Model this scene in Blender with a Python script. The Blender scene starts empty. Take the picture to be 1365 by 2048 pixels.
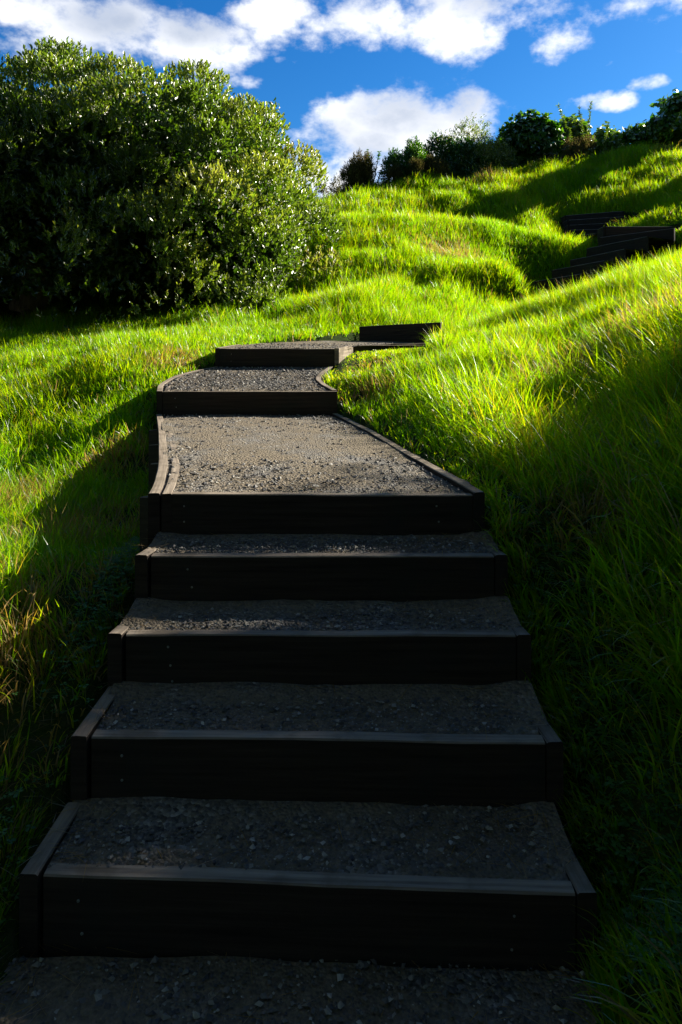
import bpy, math, random
import numpy as np
from mathutils import Vector
R = math.radians
rng = np.random.default_rng(7)
random.seed(7)
SC = bpy.context.scene
COL = SC.collection
# ------------------------------------------------------------------ camera
EYE = 1.53; F = 1400.0; CX = 682.5; HZ = 700.0
cd = bpy.data.cameras.new("camera"); cam = bpy.data.objects.new("camera", cd); COL.objects.link(cam)
cam.location = (0, 0, EYE); cam.rotation_euler = (R(90), 0, 0)
cd.sensor_fit = 'VERTICAL'; cd.sensor_height = 36; cd.sensor_width = 24
cd.lens = F/2048*36; cd.shift_y = -(1024-HZ)/2048
cd.clip_start = 0.05; cd.clip_end = 2000
SC.camera = cam
# ------------------------------------------------------------------ exposure, sun, sky
SC.view_settings.view_transform = 'Standard'; SC.view_settings.look = 'None'
SC.view_settings.gamma = 1; SC.view_settings.exposure = 1.2
SC.cycles.max_bounces = 6; SC.cycles.diffuse_bounces = 3; SC.cycles.transmission_bounces = 4
SC.cycles.glossy_bounces = 2; SC.cycles.transparent_max_bounces = 4
SUN_AZ, SUN_EL = 60.0, 28.0
sd = bpy.data.lights.new("sun", 'SUN'); sd.energy = 5.0; sd.angle = R(0.5); sd.color = (1.0, 0.93, 0.80)
sun = bpy.data.objects.new("sun", sd); COL.objects.link(sun)
sdir = Vector((math.sin(R(SUN_AZ))*math.cos(R(SUN_EL)), math.cos(R(SUN_AZ))*math.cos(R(SUN_EL)), math.sin(R(SUN_EL))))
sun.rotation_euler = sdir.to_track_quat('Z', 'Y').to_euler()
W = bpy.data.worlds.new("World"); SC.world = W; W.use_nodes = True
wn, wl = W.node_tree.nodes, W.node_tree.links
wn.clear()
def N(nt, t, **k):
    n = nt.nodes.new(t)
    for a, b in k.items(): setattr(n, a, b)
    return n
def val(nt, op, a, b=None, c=None, clamp=False):
    n = N(nt, 'ShaderNodeMath', operation=op, use_clamp=clamp)
    for i, x in enumerate((a, b, c)):
        if x is None: continue
        if isinstance(x, (int, float)): n.inputs[i].default_value = x
        else: nt.links.new(x, n.inputs[i])
    return n.outputs[0]
def sstep(nt, x, a, b, o0=0.0, o1=1.0):
    n = N(nt, 'ShaderNodeMapRange', interpolation_type='SMOOTHSTEP')
    nt.links.new(x, n.inputs[0]); n.inputs[1].default_value = a; n.inputs[2].default_value = b
    n.inputs[3].default_value = o0; n.inputs[4].default_value = o1
    return n.outputs[0]
def mixc(nt, f, a, b, mode='MIX'):
    n = N(nt, 'ShaderNodeMix', data_type='RGBA', blend_type=mode)
    for s, x in ((n.inputs[0], f), (n.inputs[6], a), (n.inputs[7], b)):
        if isinstance(x, (int, float)): s.default_value = x
        elif isinstance(x, tuple): s.default_value = (*x, 1)
        else: nt.links.new(x, s)
    return n.outputs[2]
nt = W.node_tree
sky = N(nt, 'ShaderNodeTexSky', sky_type='NISHITA', sun_disc=False, sun_elevation=R(SUN_EL), sun_rotation=R(SUN_AZ),
        altitude=50, air_density=1.0, dust_density=0.4, ozone_density=3.0)
SKY_STRENGTH = 0.06
hs = N(nt, 'ShaderNodeHueSaturation'); hs.inputs['Saturation'].default_value = 1.35; hs.inputs['Value'].default_value = 1.0
wl.new(sky.outputs[0], hs.inputs['Color'])
skyc = mixc(nt, 1.0, hs.outputs[0], (.52, .90, 1.13), 'MULTIPLY')
tc = N(nt, 'ShaderNodeTexCoord')
sx = N(nt, 'ShaderNodeSeparateXYZ'); wl.new(tc.outputs['Generated'], sx.inputs[0])
az = val(nt, 'ARCTAN2', sx.outputs[0], sx.outputs[1])
el = val(nt, 'ARCSINE', sx.outputs[2])
def wnoise(off, scale, detail=7, rough=0.55):
    mp = N(nt, 'ShaderNodeMapping'); mp.inputs['Location'].default_value = off; mp.inputs['Scale'].default_value = (1, 1, 1.5)
    wl.new(tc.outputs['Generated'], mp.inputs[0])
    n = N(nt, 'ShaderNodeTexNoise'); n.inputs['Scale'].default_value = scale; n.inputs['Detail'].default_value = detail
    n.inputs['Roughness'].default_value = rough; wl.new(mp.outputs[0], n.inputs['Vector']); return n.outputs[0]
clouds = [(60,15,150,60,1),(180,85,130,60,1),(300,50,130,45,.9),(380,95,120,60,1),(440,110,60,40,.8),(560,20,120,40,.9),(690,60,100,50,1),
 (830,35,140,55,1),(950,45,110,62,1),(1030,25,80,40,.9),(1110,40,70,62,.95),(1210,15,150,34,.8),(1180,70,50,18,.2),(1320,110,60,20,.22),(20,75,70,40,.6),(540,70,40,30,.5),(1285,50,45,36,.6),
 (790,262,150,82,1.15),(900,252,105,60,1.1),(750,215,60,40,1),(650,320,95,60,1),(720,345,110,60,1.1),
 (1190,205,58,18,.60),(1130,215,24,12,.5),(1310,160,42,13,.55),(610,123,45,10,.45),(495,165,45,15,.5),(1080,245,40,16,.4)]
def cloud_field(du, dv):
    acc = None
    for px, py, rx, ry, s in clouds:
        x = (px-CX)/F; z = (HZ-py)/F
        a0 = math.atan2(x, 1); e0 = math.atan2(z, math.hypot(x, 1))
        ra = rx/F*1.15/(1+x*x); re = ry/F*1.15/(1+z*z)
        u = val(nt, 'MULTIPLY_ADD', az, 1/ra, -(a0-du)/ra); v = val(nt, 'MULTIPLY_ADD', el, 1/re, -(e0-dv)/re)
        r2 = val(nt, 'MULTIPLY_ADD', v, v, val(nt, 'MULTIPLY', u, u))
        f = val(nt, 'MULTIPLY_ADD', r2, -0.8*s, s)
        acc = f if acc is None else val(nt, 'MAXIMUM', acc, f)
    return val(nt, 'MAXIMUM', acc, -1.2)
n1 = wnoise((0, 0, 0), 9.0, 9, .58); n2 = wnoise((3, 1, 2), 3.0, 3, .5); n3 = wnoise((5, 4, 1), 22.0, 6, .6)
dens = val(nt, 'ADD', cloud_field(0, 0), val(nt, 'MULTIPLY_ADD', n1, 4.2, -2.15))
dens = val(nt, 'ADD', dens, val(nt, 'MULTIPLY_ADD', n3, 1.5, -.75))
# unseen grey cloud added around the framed sky to dim and neutralise ambient light
wide = val(nt, 'MAXIMUM', sstep(nt, val(nt, 'ABSOLUTE', az), .62, .95), sstep(nt, el, .60, .85))
dens = val(nt, 'ADD', dens, val(nt, 'MULTIPLY', wide, 1.3))
mask = sstep(nt, dens, 0.0, 1.1)
up = val(nt, 'ADD', cloud_field(-.012, -.030), val(nt, 'MULTIPLY_ADD', n2, 2.0, -1.0))
shade = sstep(nt, val(nt, 'MULTIPLY_ADD', dens, .3, up), 0.45, 1.7)
cc = mixc(nt, shade, (9.6, 9.6, 9.6), (3.6, 4.2, 5.4))
skyc = mixc(nt, wide, skyc, mixc(nt, 1.0, hs.outputs[0], (.50, .50, .54), 'MULTIPLY'))  # sky outside the frame also greyed and dimmed to deepen foreground shade
cc = mixc(nt, wide, cc, (2.5, 2.45, 2.5))
final = mixc(nt, val(nt, 'MULTIPLY', mask, .97), skyc, cc)
bg = N(nt, 'ShaderNodeBackground'); bg.inputs[1].default_value = SKY_STRENGTH
out = N(nt, 'ShaderNodeOutputWorld'); wl.new(final, bg.inputs[0]); wl.new(bg.outputs[0], out.inputs[0])
# ------------------------------------------------------------------ helpers
def P(px, py, Y): return np.array([(px-CX)*Y/F, Y, EYE+(HZ-py)*Y/F])
def empty(name, loc, label, cat, group=None, rz=0):
    o = bpy.data.objects.new(name, None); COL.objects.link(o); o.location = loc; o.rotation_euler.z = rz
    o.empty_display_size = .2
    return tag(o, label, cat, group)
def tag(o, label=None, cat=None, group=None, kind=None):
    for k, v in (('label', label), ('category', cat), ('group', group), ('kind', kind)):
        if v: o[k] = v
    return o
def mk(name, V, faces, mat, parent=None, attr=None, smooth=False, uv=None):
    """faces: list of int arrays (n x k)"""
    V = np.asarray(V, dtype=np.float32)
    if parent is not None:
        V = V - np.array(parent_loc(parent), dtype=np.float32)
    me = bpy.data.meshes.new(name)
    faces = [np.asarray(f, dtype=np.int32) for f in faces if len(f)]
    nl = sum(f.size for f in faces); nf = sum(len(f) for f in faces)
    me.vertices.add(len(V)); me.vertices.foreach_set('co', V.ravel())
    me.loops.add(nl); me.polygons.add(nf)
    me.loops.foreach_set('vertex_index', np.concatenate([f.ravel() for f in faces]))
    tot = np.concatenate([np.full(len(f), f.shape[1], dtype=np.int32) for f in faces])
    me.polygons.foreach_set('loop_start', np.concatenate([[0], np.cumsum(tot)[:-1]]).astype(np.int32))
    me.polygons.foreach_set('use_smooth', np.full(nf, smooth, dtype=bool))
    me.update(calc_edges=True)
    if attr is not None:
        for k, a in attr.items():
            at = me.attributes.new(k, 'FLOAT', 'POINT'); at.data.foreach_set('value', np.asarray(a, dtype=np.float32))
    if uv is not None:
        l = me.uv_layers.new(name='UVMap'); l.data.foreach_set('uv', np.asarray(uv, dtype=np.float32).ravel())
    me.materials.append(mat)
    o = bpy.data.objects.new(name, me); COL.objects.link(o)
    if parent is not None: o.parent = parent
    return o
def parent_loc(p):
    v = Vector(p.location)
    while p.parent: p = p.parent; v += Vector(p.location)
    return v
# value noise (numpy)
_perm = rng.random((256, 256)).astype(np.float64)
def vnoise(x, y):
    xi = np.floor(x).astype(int); yi = np.floor(y).astype(int); fx = x-xi; fy = y-yi
    fx = fx*fx*(3-2*fx); fy = fy*fy*(3-2*fy)
    g = lambda a, b: _perm[a & 255, b & 255]
    return (g(xi, yi)*(1-fx)+g(xi+1, yi)*fx)*(1-fy)+(g(xi, yi+1)*(1-fx)+g(xi+1, yi+1)*fx)*fy
def fbm(x, y, o=3):
    s = 0; a = 1; t = 0
    for i in range(o): s = s+a*vnoise(x*2**i+17*i, y*2**i+31*i); t += a; a *= .5
    return s/t
def sm(x, a, b):
    t = np.clip((x-a)/(b-a), 0, 1); return t*t*(3-2*t)
def inpoly(x, y, poly):
    r = np.zeros(x.shape, bool); n = len(poly)
    for i in range(n):
        x1, y1 = poly[i]; x2, y2 = poly[(i+1) % n]
        c = ((y1 > y) != (y2 > y)); r ^= c & (x < (x2-x1)*(y-y1)/(y2-y1+1e-12)+x1)
    return r
def segdist(x, y, a, b):
    ax, ay = a; dx, dy = b[0]-ax, b[1]-ay; L = dx*dx+dy*dy+1e-9
    t = np.clip(((x-ax)*dx+(y-ay)*dy)/L, 0, 1)
    return np.hypot(x-ax-t*dx, y-ay-t*dy)
# ------------------------------------------------------------------ materials
def newmat(name):
    m = bpy.data.materials.new(name); m.use_nodes = True; m.node_tree.nodes.clear(); return m, m.node_tree
def ramp(nt, fac, stops):
    n = N(nt, 'ShaderNodeValToRGB'); e = n.color_ramp.elements
    while len(e) < len(stops): e.new(.5)
    for i, (p, c) in enumerate(stops): e[i].position = p; e[i].color = (*c, 1)
    nt.links.new(fac, n.inputs[0]); return n.outputs[0]
def tnoise(nt, scale, detail=4, rough=.5, vec=None):
    n = N(nt, 'ShaderNodeTexNoise'); n.inputs['Scale'].default_value = scale; n.inputs['Detail'].default_value = detail
    n.inputs['Roughness'].default_value = rough
    if vec is not None: nt.links.new(vec, n.inputs['Vector'])
    return n.outputs[0]
def leafmat(name, stops, tstops, trans=.5, rough=.4, gloss=.06):
    """attribute v (0..1) picks the colour; stops for reflected, tstops for transmitted light"""
    m, t = newmat(name)
    a = N(t, 'ShaderNodeAttribute', attribute_name='v')
    c = ramp(t, a.outputs['Fac'], stops); c2 = ramp(t, a.outputs['Fac'], tstops)
    d = N(t, 'ShaderNodeBsdfDiffuse'); t.links.new(c, d.inputs[0])
    tr = N(t, 'ShaderNodeBsdfTranslucent'); t.links.new(c2, tr.inputs[0])
    mx = N(t, 'ShaderNodeMixShader'); mx.inputs[0].default_value = trans
    t.links.new(d.outputs[0], mx.inputs[1]); t.links.new(tr.outputs[0], mx.inputs[2])
    g = N(t, 'ShaderNodeBsdfGlossy'); g.inputs['Roughness'].default_value = rough; g.inputs[0].default_value = (1, 1, .95, 1)
    m2 = N(t, 'ShaderNodeMixShader')
    fr = N(t, 'ShaderNodeFresnel'); fr.inputs[0].default_value = 1.4
    f2 = val(t, 'MULTIPLY', fr.outputs[0], gloss*10)
    t.links.new(f2, m2.inputs[0])
    t.links.new(mx.outputs[0], m2.inputs[1]); t.links.new(g.outputs[0], m2.inputs[2])
    o = N(t, 'ShaderNodeOutputMaterial'); t.links.new(m2.outputs[0], o.inputs[0])
    return m
M_grass = leafmat('grass_blades',
    [(0, (.020, .095, .001)), (.45, (.076, .21, .001)), (.75, (.16, .24, .002)), (.9, (.23, .17, .03)), (1, (.30, .22, .11))],
    [(0, (.12, .42, .001)), (.45, (.46, .78, .001)), (.75, (.76, .78, .002)), (.9, (.70, .42, .03)), (1, (.45, .32, .16))], trans=.66, rough=.45, gloss=.010)
M_clover = leafmat('clover_leaves', [(0, (.03, .11, .005)), (1, (.07, .20, .01))], [(0, (.05, .25, .01)), (1, (.12, .40, .02))], .35, .5, .006)
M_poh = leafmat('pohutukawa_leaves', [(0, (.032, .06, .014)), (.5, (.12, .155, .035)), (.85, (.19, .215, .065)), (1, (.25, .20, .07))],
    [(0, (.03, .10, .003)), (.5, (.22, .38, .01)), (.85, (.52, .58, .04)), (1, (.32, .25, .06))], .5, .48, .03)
M_big = leafmat('broad_leaves', [(0, (.02, .065, .012)), (.6, (.05, .14, .018)), (1, (.11, .21, .03))],
    [(0, (.04, .18, .004)), (.6, (.18, .42, .008)), (1, (.40, .55, .02))], .4, .4, .03)
M_olive = leafmat('small_grey_leaves', [(0, (.03, .04, .015)), (.5, (.07, .08, .03)), (1, (.16, .12, .05))],
    [(0, (.06, .09, .01)), (.5, (.18, .18, .03)), (1, (.32, .22, .08))], .4, .5, .012)
def mat_bark():
    m, t = newmat('bark'); b = N(t, 'ShaderNodeBsdfPrincipled'); tcn = N(t, 'ShaderNodeTexCoord')
    mp = N(t, 'ShaderNodeMapping'); mp.inputs['Scale'].default_value = (1, 1, .25); t.links.new(tcn.outputs['Object'], mp.inputs[0])
    n = tnoise(t, 14, 6, .65, mp.outputs[0])
    t.links.new(ramp(t, n, [(.3, (.07, .05, .035)), (.7, (.34, .25, .17))]), b.inputs['Base Color'])
    b.inputs['Roughness'].default_value = .9
    bp = N(t, 'ShaderNodeBump'); bp.inputs['Strength'].default_value = .8; bp.inputs['Distance'].default_value = .03
    t.links.new(n, bp.inputs['Height']); t.links.new(bp.outputs[0], b.inputs['Normal'])
    o = N(t, 'ShaderNodeOutputMaterial'); t.links.new(b.outputs[0], o.inputs[0]); return m
M_bark = mat_bark()
def mat_wood(pale=False):
    m, t = newmat('sunlit_timber' if pale else 'weathered_shaded_timber'); b = N(t, 'ShaderNodeBsdfPrincipled')
    uv = N(t, 'ShaderNodeUVMap'); mp = N(t, 'ShaderNodeMapping'); mp.inputs['Scale'].default_value = (2.2, 55, 1)
    t.links.new(uv.outputs[0], mp.inputs[0])
    g = tnoise(t, 1.0, 6, .62, mp.outputs[0])
    tcn = N(t, 'ShaderNodeTexCoord'); blot = tnoise(t, 5.0, 5, .6, tcn.outputs['Object']); fine = tnoise(t, 60, 3, .6, tcn.outputs['Object'])
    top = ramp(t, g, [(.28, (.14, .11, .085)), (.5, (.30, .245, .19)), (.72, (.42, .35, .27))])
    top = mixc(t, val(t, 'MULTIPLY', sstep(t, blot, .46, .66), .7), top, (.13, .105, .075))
    side = ramp(t, g, [(.3, (.018, .014, .012)), (.7, (.055, .042, .033))])  # tops weathered pale; upright faces darkened in colour to stand for shade
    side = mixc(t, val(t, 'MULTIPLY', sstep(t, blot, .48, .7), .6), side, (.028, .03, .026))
    if pale: side = top  # sides take the lighter top tone, as if sunlit
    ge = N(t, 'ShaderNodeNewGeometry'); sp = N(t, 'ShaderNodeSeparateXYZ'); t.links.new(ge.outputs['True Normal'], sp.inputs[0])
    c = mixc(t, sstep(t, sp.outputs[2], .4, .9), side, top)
    t.links.new(c, b.inputs['Base Color']); b.inputs['Roughness'].default_value = .85; b.inputs['Specular IOR Level'].default_value = .2
    bp = N(t, 'ShaderNodeBump'); bp.inputs['Strength'].default_value = .6; bp.inputs['Distance'].default_value = .004
    t.links.new(val(t, 'ADD', g, val(t, 'MULTIPLY', fine, .5)), bp.inputs['Height']); t.links.new(bp.outputs[0], b.inputs['Normal'])
    o = N(t, 'ShaderNodeOutputMaterial'); t.links.new(b.outputs[0], o.inputs[0]); return m
M_wood = mat_wood(); M_sunlit = mat_wood(True)
def mat_gravel():
    m, t = newmat('gravel'); b = N(t, 'ShaderNodeBsdfPrincipled'); tcn = N(t, 'ShaderNodeTexCoord'); o3 = tcn.outputs['Object']
    big = tnoise(t, 2.2, 4, .6, o3); mid = tnoise(t, 40, 5, .7, o3)
    vo = N(t, 'ShaderNodeTexVoronoi'); vo.inputs['Scale'].default_value = 85; t.links.new(o3, vo.inputs['Vector'])
    cell = N(t, 'ShaderNodeSeparateColor'); t.links.new(vo.outputs['Color'], cell.inputs[0])
    st = ramp(t, cell.outputs[0], [(.0, (.07, .068, .068)), (.6, (.20, .19, .175)), (.9, (.34, .32, .29)), (1, (.5, .47, .43))])
    soil = ramp(t, mid, [(.3, (.115, .095, .068)), (.7, (.30, .245, .175))])
    f = sstep(t, val(t, 'MULTIPLY_ADD', big, .9, val(t, 'MULTIPLY', mid, .5)), 50.0/100, .74)
    c = mixc(t, f, st, soil)
    t.links.new(c, b.inputs['Base Color']); b.inputs['Roughness'].default_value = .92; b.inputs['Specular IOR Level'].default_value = .25
    h = val(t, 'ADD', val(t, 'MULTIPLY', vo.outputs['Distance'], -.9), val(t, 'MULTIPLY', mid, .9))
    bp = N(t, 'ShaderNodeBump'); bp.inputs['Strength'].default_value = .9; bp.inputs['Distance'].default_value = .012
    t.links.new(h, bp.inputs['Height']); t.links.new(bp.outputs[0], b.inputs['Normal'])
    o = N(t, 'ShaderNodeOutputMaterial'); t.links.new(b.outputs[0], o.inputs[0]); return m
M_gravel = mat_gravel()
def mat_stone():
    m, t = newmat('stone_chips'); b = N(t, 'ShaderNodeBsdfPrincipled'); a = N(t, 'ShaderNodeAttribute', attribute_name='v')
    t.links.new(ramp(t, a.outputs['Fac'], [(0, (.06, .06, .065)), (.6, (.16, .15, .145)), (.88, (.30, .28, .24)), (1, (.5, .47, .42))]), b.inputs['Base Color'])
    b.inputs['Roughness'].default_value = .75
    o = N(t, 'ShaderNodeOutputMaterial'); t.links.new(b.outputs[0], o.inputs[0]); return m
M_stone = mat_stone()
def mat_ground():
    m, t = newmat('turf_soil'); b = N(t, 'ShaderNodeBsdfPrincipled'); tcn = N(t, 'ShaderNodeTexCoord'); o3 = tcn.outputs['Object']
    n = tnoise(t, 1.3, 5, .6, o3); n2 = tnoise(t, 30, 4, .7, o3)
    c = ramp(t, val(t, 'MULTIPLY_ADD', n2, .5, val(t, 'MULTIPLY', n, .5)), [(.3, (.018, .022, .008)), (.5, (.028, .055, .008)), (.7, (.075, .062, .03))])
    t.links.new(c, b.inputs['Base Color']); b.inputs['Roughness'].default_value = 1; b.inputs['Specular IOR Level'].default_value = .1
    bp = N(t, 'ShaderNodeBump'); bp.inputs['Strength'].default_value = .8; bp.inputs['Distance'].default_value = .03
    t.links.new(n2, bp.inputs['Height']); t.links.new(bp.outputs[0], b.inputs['Normal'])
    o = N(t, 'ShaderNodeOutputMaterial'); t.links.new(b.outputs[0], o.inputs[0]); return m
M_ground = mat_ground()
def simple(name, c, rough=.6, metal=0):
    m, t = newmat(name); b = N(t, 'ShaderNodeBsdfPrincipled'); tcn = N(t, 'ShaderNodeTexCoord')
    n = tnoise(t, 80, 3, .6, tcn.outputs['Object'])
    t.links.new(mixc(t, n, tuple(x*.7 for x in c), tuple(min(1, x*1.3) for x in c)), b.inputs['Base Color'])
    b.inputs['Roughness'].default_value = rough; b.inputs['Metallic'].default_value = metal
    o = N(t, 'ShaderNodeOutputMaterial'); t.links.new(b.outputs[0], o.inputs[0]); return m
M_nail = simple('galvanised_nail', (.35, .38, .36), .45, .7)
# ------------------------------------------------------------------ layout of the stairs and path (metres)
# lower flight: front face depth Y, top height, left and right outer x
ST = [dict(Y=1.77, z0=-.03, z=.190, xl=-.822, xr=.633),
      dict(Y=2.073, z0=.19, z=.381, xl=-.803, xr=.652),
      dict(Y=2.383, z0=.381, z=.561, xl=-.795, xr=.648),
      dict(Y=2.685, z0=.561, z=.742, xl=-.79, xr=.640),
      dict(Y=2.98, z0=.742, z=.917, xl=-.82, xr=.613),
      dict(Y=5.91, z0=.985, z=1.180, xl=-1.557, xr=-.03),
      dict(Y=7.20, z0=1.355, z=1.545, xl=-1.295, xr=-.07)]
L_edge = [(-.82, 2.98), (-.843, 3.14), (-.924, 3.53), (-1.0, 3.84), (-1.11, 4.26), (-1.265, 4.85), (-1.45, 5.52), (-1.555, 5.91)]
R_edge = [(.613, 2.98), (.515, 3.42), (.415, 3.9), (.215, 4.9), (.09, 5.42), (-.03, 5.91)]
L5 = [(-1.557, 5.91), (-1.62, 6.2), (-1.60, 6.6), (-1.47, 6.95), (-1.30, 7.18)]
R5 = [(-.03, 5.91), (-.13, 6.2), (-.20, 6.5), (-.16, 6.8), (-.075, 7.18)]
P6 = [(-1.295, 7.2), (-.07, 7.2), (.10, 7.75), (1.55, 8.1), (1.9, 8.9), (1.31, 9.3), (.24, 9.3), (-.9, 8.3)]
S7a, S7b = (.24, 8.85), (1.20, 8.40)
A_far = [  # far flight turning right: left end (x,y), right end (x,y), z0, z
    ((3.83, 13.9), (4.29, 12.45), 2.68, 2.89), ((4.22, 13.9), (4.68, 12.4), 2.89, 3.12), ((4.58, 13.9), (5.03, 12.4), 3.12, 3.32),
    ((4.90, 13.88), (5.45, 12.45), 3.32, 3.55), ((5.14, 13.86), (6.10, 12.80), 3.55, 3.76), ((5.26, 13.9), (6.58, 13.9), 3.76, 3.98)]
B_far = []
for k, (pyl, pyr, pxl, pxr, Yk) in enumerate([(469, 466, 1146, 1262, 17.0), (460, 456, 1142, 1262, 17.45), (450, 444, 1140, 1258, 17.8), (440, 433, 1138, 1251, 18.15), (431, 422, 1133, 1246, 18.5)]):
    l = P(pxl, pyl, Yk); zt = l[2]; Yr = (zt-EYE)*F/(HZ-pyr)
    r = P(pxr, pyr, Yr)
    B_far.append(((l[0], l[1]), (r[0], r[1]), zt-.19, zt))
def land_z(x, y): return .915+(y-2.98)*(.985-.915)/2.93
def t5_z(x, y): return 1.178+(y-5.91)*(1.355-1.178)/1.29
def p6_z(x, y): return 1.543+(y-7.2)*.065
walk = [([(-.82, 1.72), (.64, 1.72), (.64, 3.0), (-.82, 3.0)], None), (L_edge+R_edge[::-1], land_z), (L5+R5[::-1], t5_z), (P6, p6_z)]
mid_path = [(1.0, 8.9), (1.9, 10.2), (2.9, 11.8), (3.9, 13.1)]
# ------------------------------------------------------------------ terrain
cp = []
def C(px, py, Y, dz=-.10): p = P(px, py, Y); cp.append((p[0], p[1], p[2]+dz))
def G(*a): cp.extend(a)
G((.76,1.2,-.03),(.76,1.77,.03),(.78,2.1,.26),(.78,2.4,.42),(.77,2.7,.60),(.75,3.0,.82),(.62,3.6,.90),(.50,4.2,.95),(.36,4.9,.98),(.22,5.4,1.02),(.12,5.9,1.06),(.05,6.5,1.22),(.15,7.1,1.40))
C(1365,1900,1.5,-.02);C(1365,1500,1.9,-.05);C(1365,1200,2.3);C(1365,1000,2.7);C(1365,850,3.2,-.15);C(1365,700,3.9,-.18);C(1365,600,5.1,-.2);C(1365,520,7.2,-.2);C(1365,490,9,-.34)
C(1100,950,3.3,-.1);C(1100,800,4.35,-.12);C(1100,700,5.7,-.18);C(1100,620,8.3,-.3);C(1100,598,9.6,-.34);C(1200,552,9.4,-.34);C(970,628,9,-.22)
C(900,760,5.8,-.15);C(900,700,6.8,-.15);C(900,662,8.1,-.15);C(780,745,6.4,-.12)
G((3.0,11.3,2.08),(4.6,11.5,2.5),(6.5,12.1,3.3),(1.3,9.5,1.66),(2.2,10.8,1.82),(3.2,12.4,2.12),(3.6,13.4,2.5),(4.4,14.4,3.0),(5.0,14.6,3.4),(5.9,15.3,3.95),(6.3,16.6,4.1),(5.2,15.6,3.6))
G((6.6,13.2,3.75),(7.3,14.5,4.35),(7.6,16.5,4.9),(7.9,18.3,5.4),(8.6,16.5,5.5),(9.5,14,4.6),(6.8,11,3.2),(6.9,19.3,5.35),(5.7,18.8,5.0))
C(1130,480,15.5);C(1060,470,15.6);C(1000,455,15.8);C(870,432,16.2);C(760,432,16.4);C(690,440,15.6)
C(900,430,17.9,-.65);C(1050,430,17.5,-.5);C(760,425,17.7,-.6)
C(700,398,19.5);C(800,382,20.5);C(900,366,21.5);C(1000,355,22.2);C(1100,338,22.8);C(1200,322,23.3);C(1300,300,23.6);C(1365,312,23)
C(660,640,9.6);C(700,600,10.5);C(800,570,11.6);C(900,530,13.2);C(1000,535,13.0);C(1040,570,12.6);C(800,500,14.2);C(900,480,14.8);C(700,570,12.3,-.2);C(690,500,13.5,-.15)
C(600,625,10.2);C(430,655,9.2);C(300,655,10.6);C(430,640,10.8);C(150,665,10.4);C(0,675,10.4);C(0,688,9);C(-300,700,9);C(100,785,7,-.05);C(0,805,6.8,-.05)
G((-2.6,5.1,.50),(-2.7,6.2,.85),(-1.85,6,.93),(-1.68,5.5,.76),(-1.5,5,.62),(-1.75,6.8,1.25),(-1.5,7.3,1.42),(-1.1,8.0,1.56),(-1.3,4.2,.52),(-1.05,3.5,.52),(-1.05,3,.58),(-1.0,2.5,.42),(-.98,2.1,.22),(-.98,1.75,.03),(-1,1.2,-.04),(-2,2.5,.32),(-2.2,3.8,.40),(-4,3,.3),(-4,6,.75),(-5,8,1.15),(-8,10,1.4),(-12,12,1.8),(-6,14,2.3),(-2,14,2.8),(-1,14.5,3.3),(-2,4.8,.50))
G((0,0,-.05),(0,-3,-.25),(-3,-2,-.3),(1.5,0,.3),(3,1.5,1.2),(3,-2,.6),(5,4,2.0),(6,7,2.7),(9,9,3.6),(10,4,3.0),(-15,0,-.3),(0,-15,-1.2),(15,-10,1.5),(15,3,3.5),(-15,-15,-1.5),(12,20,7.3),(16,14,6),(18,25,8.2),(-15,20,2.0),(-4,19.5,4.2),(-8,18.5,3.4),(-12,18.5,3.0),(-3,26,3.8),(1,26,5.4),(8,30,7.0),(15,40,5.5),(-15,40,0),(0,40,3.0),(11,26,8.0),(6,26,7.1))
G((0,1.5,-.1),(0,2.4,.25),(0,3.2,.75),(0,4,.82),(-.6,5,.85),(-.8,6,1.0),(-.8,6.9,1.2),(-.6,7.6,1.42))
cp = np.array(cp); cxy = cp[:, :2]; cz = cp[:, 2]
def tps(r2): return np.where(r2 > 1e-9, .5*r2*np.log(r2+1e-12), 0)
NCP = len(cp); K = tps(((cxy[:, None]-cxy[None])**2).sum(-1))+np.eye(NCP)*.02
Pm = np.c_[np.ones(NCP), cxy]; Am = np.zeros((NCP+3, NCP+3)); Am[:NCP, :NCP] = K; Am[:NCP, NCP:] = Pm; Am[NCP:, :NCP] = Pm.T
wsol = np.linalg.solve(Am, np.r_[cz, 0, 0, 0])
def rbf(x, y):
    sh = x.shape; x = x.ravel(); y = y.ravel(); o = np.empty_like(x)
    for i in range(0, len(x), 20000):
        xx = x[i:i+20000]; yy = y[i:i+20000]
        r2 = (xx[:, None]-cxy[:, 0])**2+(yy[:, None]-cxy[:, 1])**2
        o[i:i+20000] = tps(r2)@wsol[:NCP]+wsol[NCP]+wsol[NCP+1]*xx+wsol[NCP+2]*yy
    return o.reshape(sh)
def path_dist(x, y):
    d = np.full(x.shape, 99.)
    for poly, _ in walk:
        for i in range(len(poly)): d = np.minimum(d, segdist(x, y, poly[i], poly[(i+1) % len(poly)]))
        d = np.where(inpoly(x, y, poly), 0, d)
    for l, r, z0, z in A_far+B_far: d = np.minimum(d, np.maximum(segdist(x, y, l, r)-.2, 0))
    d = np.minimum(d, np.where((y < 1.78) & (x > -.8) & (x < .64), 0, 99))
    return d
def base_ground(x, y):
    r = np.hypot(x, y-8); xs = np.where(r > 38, x*38/np.maximum(r, 1), x); ys = np.where(r > 38, 8+(y-8)*38/np.maximum(r, 1), y)
    z = rbf(xs, ys); far = sm(r, 30, 90); z = z*(1-far)+(-4)*far
    pd = path_dist(x, y); b = sm(pd, .15, 1.1)*(1-sm(r, 30, 60))
    z = z+b*((fbm(x*.8+5, y*.8+9, 3)-.5)*(.40+.02*sm(y, 8, 13))+(fbm(x*2.1, y*2.1, 2)-.5)*(.14+.06*sm(y, 8, 12)))
    return z, pd
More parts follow.
